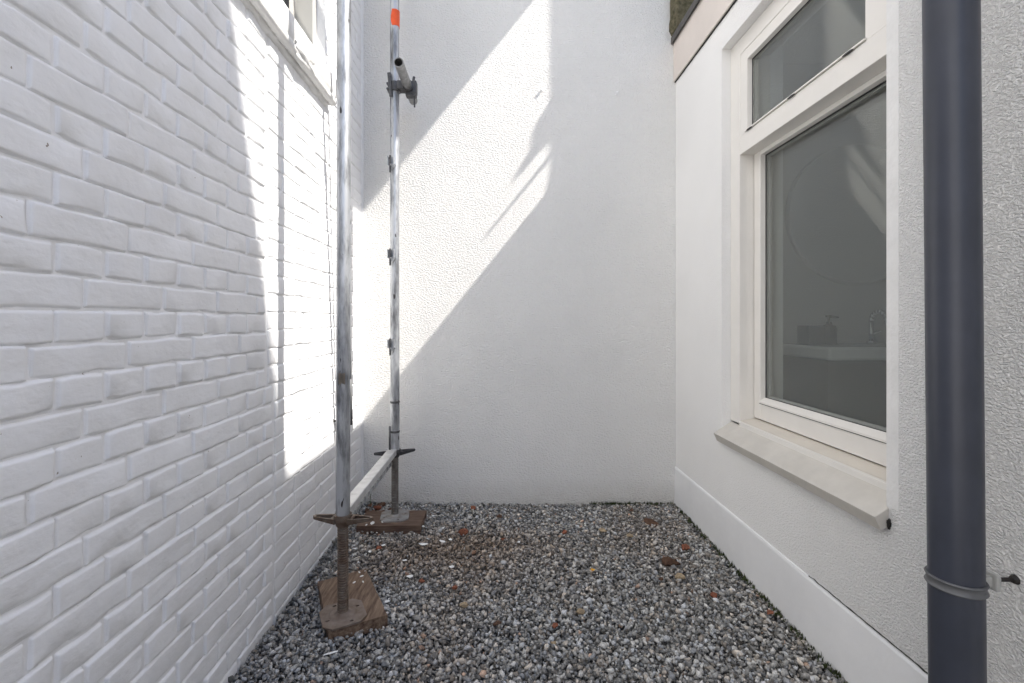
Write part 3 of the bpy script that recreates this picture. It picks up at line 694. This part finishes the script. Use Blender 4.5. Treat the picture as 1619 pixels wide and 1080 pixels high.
# transom between the posts, with thinner stay below
obj('ledger', boxes((SX - .034, SX + .014, FY + .008, BY - .004, H - .722, H - .690), bev=.004), mat('bright_galvanised_steel', (.66, .66, .66), .42, metal=.45, var=.3, vscale=20), SC)
obj('lower_stay', boxes((SX - .026, SX - .010, FY + .03, BY - .02, H - .776, H - .758), bev=.003), M_GALV, SC)
bm = bmesh.new(); cyl(bm, (SX - .021, BY - .030, H - .70), (SX - .021, BY - .030, H - .565), .0055, seg=12); obj('locking_pin', bm, M_COUPL, SC, smooth=True)
obj('top_ledger', boxes((SX - .02, SX + .02, FY + .008, BY - .004, 4.45, 4.49), bev=.004), M_GALV, SC)
def jack(y, zplank, m_thread, m_plate, rot, wing):
    z0 = zplank
    bm = bmesh.new(); prof = []; z = z0 + .004; p = .0088
    while z < zt_col + .03:
        prof += [(.0168, z), (.0195, z + p * .35), (.0195, z + p * .62), (.0168, z + p * .95)]; z += p
    lathe(bm, prof, (SX, y, 0), 28)
    j = smooth_by_angle(obj('screw_jack', bm, m_thread, SC), 30)
    # collar nut with two wings
    bm = bmesh.new(); lathe(bm, [(.0195, -.030), (.0235, -.030), (.026, -.022), (.030, -.012), (.0325, 0), (.031, .010), (.0195, .012)], (SX, y, zt_col), 32, close=True)
    ca, sa = math.cos(wing), math.sin(wing)
    for s in (-1, 1):
        def P(u, v, z): return Vector((SX + s * (u * ca - v * sa), y + s * (u * sa + v * ca), zt_col + z))
        outl = [(.022, .026), (.05, .021), (.105, .009), (.111, 0), (.105, -.009), (.05, -.021), (.022, -.026)]
        inl = [(.040, .015), (.06, .0125), (.098, .0045), (.101, 0), (.098, -.0045), (.06, -.0125), (.040, -.015)]
        def zc_(u): return -.012 + .006 * (u / .11)
        T = [bm.verts.new(P(u, v, zc_(u) + .011 - .003 * u / .11)) for u, v in outl]; B = [bm.verts.new(P(u, v * .85, zc_(u) - .012 + .009 * u / .11)) for u, v in outl]
        I = [bm.verts.new(P(u, v, zc_(u) + .010 - .003 * u / .11)) for u, v in inl]; J = [bm.verts.new(P(u, v, zc_(u) - .001)) for u, v in inl]
        n = len(outl)
        for i in range(n - 1):
            bm.faces.new((T[i], T[i + 1], B[i + 1], B[i])); bm.faces.new((T[i], I[i], I[i + 1], T[i + 1])); bm.faces.new((I[i], J[i], J[i + 1], I[i + 1]))
        bm.faces.new((T[0], B[0], B[-1], T[-1])); bm.faces.new((T[0], T[-1], I[-1], I[0])); bm.faces.new((I[0], I[-1], J[-1], J[0])); bm.faces.new(J[::-1]); bm.faces.new(B)
    smooth_by_angle(obj('collar_nut', bm, m_thread if m_thread is M_RUST else M_COUPL, j), 50)
    # base plate with clipped corners, holes and a pressed dome
    bm = bmesh.new(); es = []
    def loop(pts):
        vv = [bm.verts.new((*p_, 0)) for p_ in pts]; es.extend(bm.edges.new((vv[i], vv[(i + 1) % len(vv)])) for i in range(len(vv)))
    a_, c_ = .075, .028
    loop([(a_, -a_ + c_), (a_, a_ - c_), (a_ - c_, a_), (-a_ + c_, a_), (-a_, a_ - c_), (-a_, -a_ + c_), (-a_ + c_, -a_), (a_ - c_, -a_)])
    for hx, hy in ((.055, .02), (-.055, -.02), (-.02, .058), (.02, -.058)):
        loop([(hx + .0075 * math.cos(t), hy + .005 * math.sin(t)) for t in [2 * math.pi * i / 12 for i in range(12)]])
    bmesh.ops.triangle_fill(bm, edges=es, use_beauty=True)
    r = bmesh.ops.extrude_face_region(bm, geom=bm.faces[:])
    for v in [g for g in r['geom'] if isinstance(g, bmesh.types.BMVert)]: v.co.z += .006
    bmesh.ops.rotate(bm, verts=bm.verts[:], cent=(0, 0, 0), matrix=Matrix.Rotation(rot, 3, 'Z'))
    for v in bm.verts: v.co += Vector((SX, y, z0 - .0005))
    lathe(bm, [(.050, .0055), (.046, .0085), (.040, .0095), (.033, .008), (.026, .0095), (.021, .016), (.018, .017)], (SX, y, z0 - .0005), 40)
    smooth_by_angle(obj('base_plate', bm, m_plate, j), 45)
PZ = .040
jack(FY, PZ, M_RUST, M_PLATE, math.radians(28), math.radians(-4))
jack(BY, PZ, M_THREADG, M_PLATEG, math.radians(8), math.radians(22))
# wall tie: short tube in a coupler
TX, TZ = SX + .068, H + 1.274
bm = bmesh.new(); lathe(bm, [(.0242, 0), (.0242, .40), (.0205, .40), (.0205, 0)], (TX, 2.27, TZ), 32, Vector((0, 1, 0)), close=True)
smooth_by_angle(obj('tie_tube', bm, M_TUBE, SC))
bm = bmesh.new()
lathe(bm, [(.0247, -.026), (.031, -.024), (.032, 0), (.031, .024), (.0247, .026)], (SX, BY, TZ - .012), 20)
lathe(bm, [(.0247, -.028), (.032, -.026), (.033, 0), (.032, .026), (.0247, .028)], (TX, BY + .02, TZ), 20, Vector((0, 1, 0)))
box(bm, SX + .016, TX - .014, BY - .028, BY + .030, TZ - .030, TZ + .016, bev=.004)
box(bm, TX - .012, TX + .046, BY + .002, BY + .038, TZ - .056, TZ - .024, bev=.006)
box(bm, TX + .022, TX + .048, BY - .002, BY + .042, TZ - .040, TZ + .030, bev=.006)
CP = obj('coupler', bm, M_COUPL, SC)
for p, q, r_ in (((TX + .036, BY + .012, TZ - .05), (TX + .036, BY + .012, TZ - .112), .0042), ((TX + .028, BY + .01, TZ + .02), (TX + .034, BY + .01, TZ + .052), .007), ((SX - .034, BY - .03, TZ - .002), (SX - .034, BY + .02, TZ - .002), .006), ((SX - .034, BY - .03, TZ - .030), (SX - .034, BY + .02, TZ - .030), .006)):
    bm = bmesh.new(); cyl(bm, p, q, r_, seg=10); obj('bolt', bm, M_COUPL, CP)
bm = bmesh.new(); v = box(bm, SX - .030, SX - .012, BY - .034, BY - .024, TZ - .075, TZ + .055, bev=.003); bmesh.ops.rotate(bm, verts=bm.verts[:], cent=(SX - .02, BY, TZ), matrix=Matrix.Rotation(math.radians(-5), 3, 'Y')); obj('coupler_flap', bm, M_COUPL, CP)

# planks under the jacks
def plank(corners, th, m, label, zt):
    bm = bmesh.new(); A = [Vector(c) for c in corners]; N = 12; M_ = 8; grid = []
    for j in range(M_ + 1):
        row = []
        for i in range(N + 1):
            u, v = i / N, j / M_; p = (A[0] * (1 - u) + A[1] * u) * (1 - v) + (A[3] * (1 - u) + A[2] * u) * v
            row.append(bm.verts.new((p.x + noise.noise((p.x * 30, p.y * 30, th)) * .003, p.y + noise.noise((p.x * 30, p.y * 30, 8)) * .003, zt - .0008 + noise.noise((p.x * 12, p.y * 12, 1)) * .0008)))
        grid.append(row)
    top_f = [bm.faces.new((grid[j][i], grid[j][i + 1], grid[j + 1][i + 1], grid[j + 1][i])) for j in range(M_) for i in range(N)]
    r = bmesh.ops.extrude_face_region(bm, geom=top_f)
    for v_ in [g for g in r['geom'] if isinstance(g, bmesh.types.BMVert)]: v_.co.z -= th
    o = obj('wooden_plank', bm, m); tag(o, label, 'plank', 'planks under the scaffold jacks'); return o
plank([(-.735, 1.872, 0), (-.581, 1.572, 0), (-.400, 1.660, 0), (-.566, 1.968, 0)], .045, M_WOOD, 'skewed brown plank under the rusty jack plate, sticking out behind it', PZ)
plank([(-.735, 2.378, 0), (-.402, 2.385, 0), (-.400, 2.575, 0), (-.733, 2.57, 0)], .045, M_WOOD2, 'dark brown plank under the grey jack plate by the rendered wall', PZ)

# ------------------------------------------------------------------ unseen things added to shape shadows and skylight on the walls
b_ = .30; c_ = 1.242
FP = thing('shadow_flue', 'unseen steel flue added on the extension roof to shadow the end wall', 'pipe', (1.40, 2.52, EAVE))  # invented flue, placed for the upright shadow on the end wall
bm = bmesh.new(); cyl(bm, (1.40, 2.522, EAVE + .02), (1.40, 2.522, 4.9), .087, seg=40); smooth_by_angle(obj('pipe', bm, M_CLAMP2, FP))
zb_ = H + 2.10 + c_ * .34
bm = bmesh.new(); lathe(bm, [(.088, -.05), (.12, -.035), (.12, .02), (.088, .05)], (1.40, 2.522, zb_), 32); cl = obj('shadow_clamp', bm, M_CLAMP, FP)  # ring and bolts invented to cast the spiky shadow
bm = bmesh.new(); cyl(bm, (1.40, 2.45, H + 1.912 + c_ * .34), (1.40, 2.315, H + 1.918 + c_ * .34), .013, .006, 12); obj('bolt', bm, M_STEEL, cl)
bm = bmesh.new(); cyl(bm, (1.40, 2.46, zb_ - .01), (1.40, 2.37, zb_ - .055), .05, .012, 12); obj('bolt', bm, M_STEEL, cl)
SCN = thing('shadow_screen', 'unseen white panel added above the extension to shade the end wall', 'screen', (1.35, 2.3, 4.36))  # added panel, placed to cast the upper diagonal shadow edge
obj('panel', boxes((1.30, 1.36, 1.77, D + .02, H + 2.97 + c_ * .30, H + 4.9), bev=.004), M_SMOOTH, SCN)
obj('frame', boxes((1.295, 1.365, 1.74, 1.769, H + 2.97 + c_ * .30, H + 4.92), (1.295, 1.365, 1.769, D + .02, H + 4.9005, H + 4.93)), M_CLAMP2, SCN)
CA = thing('shadow_cord', 'pair of hidden grey cords added behind the scaffold post to cast thin shadow lines', 'shadow_cord', (-.745, 2.3, .5))  # added strands out of sight, there for their slanted shadow lines
for (xa, ya, za), (xb, yb, zb2), r_ in (((-.745, 2.2915, -.50), (-.715, 2.115, 1.25), .0105), ((-.742, 2.322, -.52), (-.735, 2.195, 1.10), .007)):
    bm = bmesh.new(); A = Vector((xa, ya, H + za)); B = Vector((xb, yb, H + zb2)); top_ = A + (B - A) * 1.7
    pv = A
    for k in range(1, 13):
        q = A + (top_ - A) * (k / 12) + Vector((0, noise.noise((k * .7, r_ * 900, 0)) * .006, 0)); cyl(bm, pv, q, r_, seg=10); pv = q
    obj('strand', bm, M_CLAMP, CA, smooth=True)
    bm = bmesh.new(); cyl(bm, A + Vector((-.09, 0, 0)), A + Vector((.006, 0, 0)), .006, seg=10); cyl(bm, top_ + Vector((-.12, 0, 0)), top_ + Vector((.006, 0, 0)), .006, seg=10); obj('hook', bm, M_STEEL, CA)
gw = thing('sky_block_wall', 'unseen brown brick wall added to block low sky beyond the paved terrace', 'wall', (6, -5.6, 0))  # added behind the viewer to cut off low skylight
obj('wall', boxes((XL + .3, 14, -5.8, -5.55, -.3, 2.3)), M_BLOCKER, gw); obj('coping', boxes((XL + .29, 14.02, -5.84, -5.51, 2.302, 2.36)), M_CLAMP2, gw)
# unseen block added behind the extension; its roof edge shades the near brickwork
TB = thing('added_tall_house', 'unseen tall brick block added behind the low extension to shade the brick wall', 'building', (5, -3, 0))
ye = .2; ztop = H + 5.92
TW = obj('wall', boxes((2.801, 9, -1.5, ye, -.3, ztop - .12)), M_BLOCKER, TB)
obj('roof_edge', boxes((2.78, 9.02, -1.52, ye + .02, ztop - .1198, ztop)), M_SMOOTH, TB)

# ------------------------------------------------------------------ small things on the gravel
def where(p):
    if p[0] > .50: return 'towards the smooth plinth'
    if p[1] > 2.25: return 'near the end wall'
    if p[0] < -.12: return 'to the open side of the planks'
    return 'out in the middle of the passage'
def lump(name, p, sx, sy, sz, m, seed, rot, label, cat, group, flat=False):
    bm = bmesh.new(); r = random.Random(seed)
    for i in range(16):
        v = Vector((r.gauss(0, 1), r.gauss(0, 1), r.gauss(0, 1))).normalized(); bm.verts.new((v.x * sx * r.uniform(.8, 1.1), v.y * sy * r.uniform(.8, 1.1), v.z * sz))
    bmesh.ops.convex_hull(bm, input=bm.verts[:])
    for v in [v for v in bm.verts if not v.link_faces]: bm.verts.remove(v)
    bmesh.ops.bevel(bm, geom=bm.edges[:], offset=min(sx, sy, sz) * .12, segments=1, affect='EDGES')
    bmesh.ops.rotate(bm, verts=bm.verts[:], cent=(0, 0, 0), matrix=Matrix.Rotation(rot, 3, 'Z'))
    o = obj(name, bm, m); o.location = p; return tag(o, label, cat, group)
G1 = 'brick fragments scattered on the gravel'
L1 = 'small rust red brick fragment on the gravel'
chips = [(733, 841, 19, M_CHIP, 'squarish red brick fragment on the gravel, wider than the other red chips'), (748, 803, 12, M_CHIP, L1), (892, 841, 12, M_CHIP, L1), (1218, 968, 14, M_CHIP, 'red brick fragment on the gravel against the smooth plinth of the extension'), (878, 989, 14, M_CHIP, L1),
         (796, 852, 9, M_CHIP, L1), (720, 929, 12, M_CHIP, L1), (598, 866, 13, M_CHIP, L1), (667, 918, 12, M_CHIP, L1), (1082, 866, 20, M_CHIP, L1), (1130, 941, 17, M_CHIP, L1)]
G2 = 'brown chips scattered on the gravel'; L2 = 'dull brown chip on the gravel'
browns = [(1062, 887, 34, M_CHIP2, 'biggest dark brown lump lying on the gravel near the plinth'), (1030, 827, 28, M_CHIP2, 'long thin brown splinter on the gravel near the end wall'), (790, 817, 13, M_CHIP2, L2), (787, 986, 16, M_CHIP2, L2), (1045, 915, 10, M_CHIP2, L2), (997, 806, 10, M_CHIP2, L2)]
G3 = 'tan stones scattered on the gravel'; L3 = 'pale tan stone among the gravel'
tans = [(734, 957, 16, M_TAN, L3), (995, 847, 13, M_TAN, L3), (918, 967, 16, M_TAN, L3), (875, 1016, 11, M_TAN, L3), (1075, 911, 18, M_TAN, L3), (953, 838, 14, M_TAN, L3)]
sd_ = 100
for lst, nm, cat, grp in ((chips, 'brick_fragment', 'brick fragment', G1), (browns, 'brown_chip', 'chip', G2), (tans, 'tan_stone', 'stone', G3)):
    for px, py, wpx, m, lab in lst:
        p = ground_at(px, py, .014); s = wpx / F * p.y / 2; sd_ += 1
        long_ = 'splinter' in lab
        if lab in (L1, L2, L3): lab = lab + ' ' + where(p)
        lump(nm, p, s * 1.05, s * (.35 if long_ else .8), max(.006, s * .55), m, sd_, (-.6 if long_ else random.Random(sd_).uniform(-.5, .5)), lab, cat, grp)
for x, y, s, m in ((-.755, 2.70, .026, M_CHIP2), (-.700, 2.67, .030, M_CHIP), (-.66, 2.61, .024, M_CHIP2), (-.62, 2.64, .02, M_CHIP2), (-.745, 2.62, .034, M_CHIP2), (-.69, 2.715, .028, M_CHIP2), (-.71, 2.60, .022, M_CHIP)):
    sd_ += 1; lump('brick_fragment', (x, y, .016), s, s * .75, s * .6, m, sd_, sd_, 'red brown brick rubble heaped in the corner behind the dark plank', 'brick fragment', 'rubble in the corner behind the plank')
# white paint flakes
def flake(p, L, W, rot, lab, grp, tilt=.15):
    bm = bmesh.new(); r = random.Random(int(p.x * 1e4)); n = 7
    ring = [(L / 2 * math.cos(2 * math.pi * i / n) * r.uniform(.7, 1.1), W / 2 * math.sin(2 * math.pi * i / n) * r.uniform(.7, 1.1)) for i in range(n)]
    a = [bm.verts.new((x, y, .0012 + .0015 * math.sin(x * 300))) for x, y in ring]; b = [bm.verts.new((x, y, v.co.z - .0012)) for (x, y), v in zip(ring, a)]
    bm.faces.new(a); bm.faces.new(b[::-1])
    for i in range(n): bm.faces.new((a[i], b[i], b[(i + 1) % n], a[(i + 1) % n]))
    o = obj('paint_flake', bm, M_FLAKE); o.location = p; o.rotation_euler = (tilt, tilt * .6, rot); tag(o, lab, 'paint flake', grp)
GL = 'white paint flake on the gravel'
for px, py, wpx, asp, rot in ((669, 860, 19, .35, .1), (700, 856, 13, .4, -.3), (714, 896, 9, .7, .4), (648, 911, 14, .5, .6), (668, 832, 8, .6, 0), (606, 862, 8, .7, .4), (560, 868, 7, .8, 0), (612, 951, 9, .8, .3), (712, 853, 7, .8, 1), (640, 886, 8, .5, .2), (860, 880, 9, .25, .5), (585, 872, 7, .8, 1.2), (700, 835, 6, .7, .2), (820, 857, 6, .7, .9)):
    p = ground_at(px, py, .017); s = wpx / F * p.y; flake(p, s, s * asp, rot, ('narrow ' if asp < .45 else '') + GL + ' ' + where(p), 'paint flakes on the gravel')
p = ground_at(524, 1032, .018); flake(p, .055, .009, .45, 'long white paint sliver on the gravel in front of the skewed plank', None, .05)
for px, py, wpx in ((572, 911, 7), (568, 905, 4), (577, 903, 4), (560, 921, 5), (574, 920, 4)):
    p = ground_at(px, py, PZ + .001); s = wpx / F * p.y; flake(p, s, s * .7, px, 'white paint crumb lying on the skewed plank behind the rusty jack', 'paint crumbs on the skewed plank', .0)
for px, py, wpx in ((589, 827, 11), (605, 825, 6), (579, 830, 5)):
    p = ground_at(px, py, PZ + .001); s = wpx / F * p.y; flake(p, s, s * .7, px, 'white paint crumb lying on the dark plank by the end wall', 'paint crumbs on the dark plank', .0)
# yellow leaf, weed, moss
def leaf(bm, base, d, up, L, W):
    d = Vector(d).normalized(); side = d.cross(Vector(up)).normalized(); n = side.cross(d)
    mid = [base + d * L * t + n * (.15 * L * math.sin(t * 3)) for t in (0, .3, .65, 1)]
    wd = (.12, 1, .8, .0)
    l = [bm.verts.new(m_ + side * W * k - n * .0) for m_, k in zip(mid, wd)]; c = [bm.verts.new(m_ - n * W * .25) for m_ in mid[:3]]; r = [bm.verts.new(m_ - side * W * k) for m_, k in zip(mid[:3], wd[:3])]
    t = l[3]
    for i in range(2): bm.faces.new((l[i], l[i + 1], c[i + 1], c[i])); bm.faces.new((c[i], c[i + 1], r[i + 1], r[i]))
    bm.faces.new((l[2], t, c[2])); bm.faces.new((c[2], t, r[2]))
bm = bmesh.new(); p = ground_at(937, 902, .017)
for a in (.2, 1.6, 3.0, 4.4): leaf(bm, p, (math.cos(a), math.sin(a), .25), (0, 0, 1), .013, .005)
tag(obj('fallen_leaf', bm, M_YLEAF), 'tiny yellow fallen leaf lying on the grey gravel', 'leaf')
wd_ = thing('weed', 'small green weed growing in the corner behind the scaffold', 'plant', (-.752, 2.70, 0))
bm = bmesh.new(); pts = [Vector((-.752, 2.70, -.005)), Vector((-.748, 2.69, .06)), Vector((-.742, 2.68, .115)), Vector((-.732, 2.67, .160))]
for p, q in zip(pts, pts[1:]): cyl(bm, p, q, .0016, .0013, 6)
obj('stem', bm, M_GREEN, wd_)
for k, a in enumerate((-.2, .8, 1.9, 3.1, 4.0, 5.2, .3, 2.5)):
    bm = bmesh.new(); base = pts[3] - Vector((0, 0, .012 * (k // 3))); leaf(bm, base, (math.cos(a), math.sin(a), .35 - .3 * (k % 3)), (0, 0, 1), .026, .0065); obj('leaf', bm, M_GREEN, wd_)
bm = bmesh.new()
def tuft(x, y):
    for i in range(5):
        a = random.uniform(0, 6.28); h_ = random.uniform(.006, .02); q = Vector((x + random.gauss(0, .006), y + random.gauss(0, .004), .004))
        v = [bm.verts.new(q + Vector((math.cos(a) * .003, math.sin(a) * .003, 0))), bm.verts.new(q - Vector((math.cos(a) * .003, math.sin(a) * .003, 0))), bm.verts.new(q + Vector((random.gauss(0, .004), random.gauss(0, .004), h_)))]
        bm.faces.new(v)
for i in range(70): tuft(random.uniform(.55, 1.04), D - .008 - abs(random.gauss(0, .006)))
for i in range(160): tuft(XR - .014 - abs(random.gauss(0, .005)), random.uniform(1.2, 2.7))
tag(obj('moss', bm, M_MOSS), 'dark green moss along the foot of the walls', 'moss', kind='stuff')
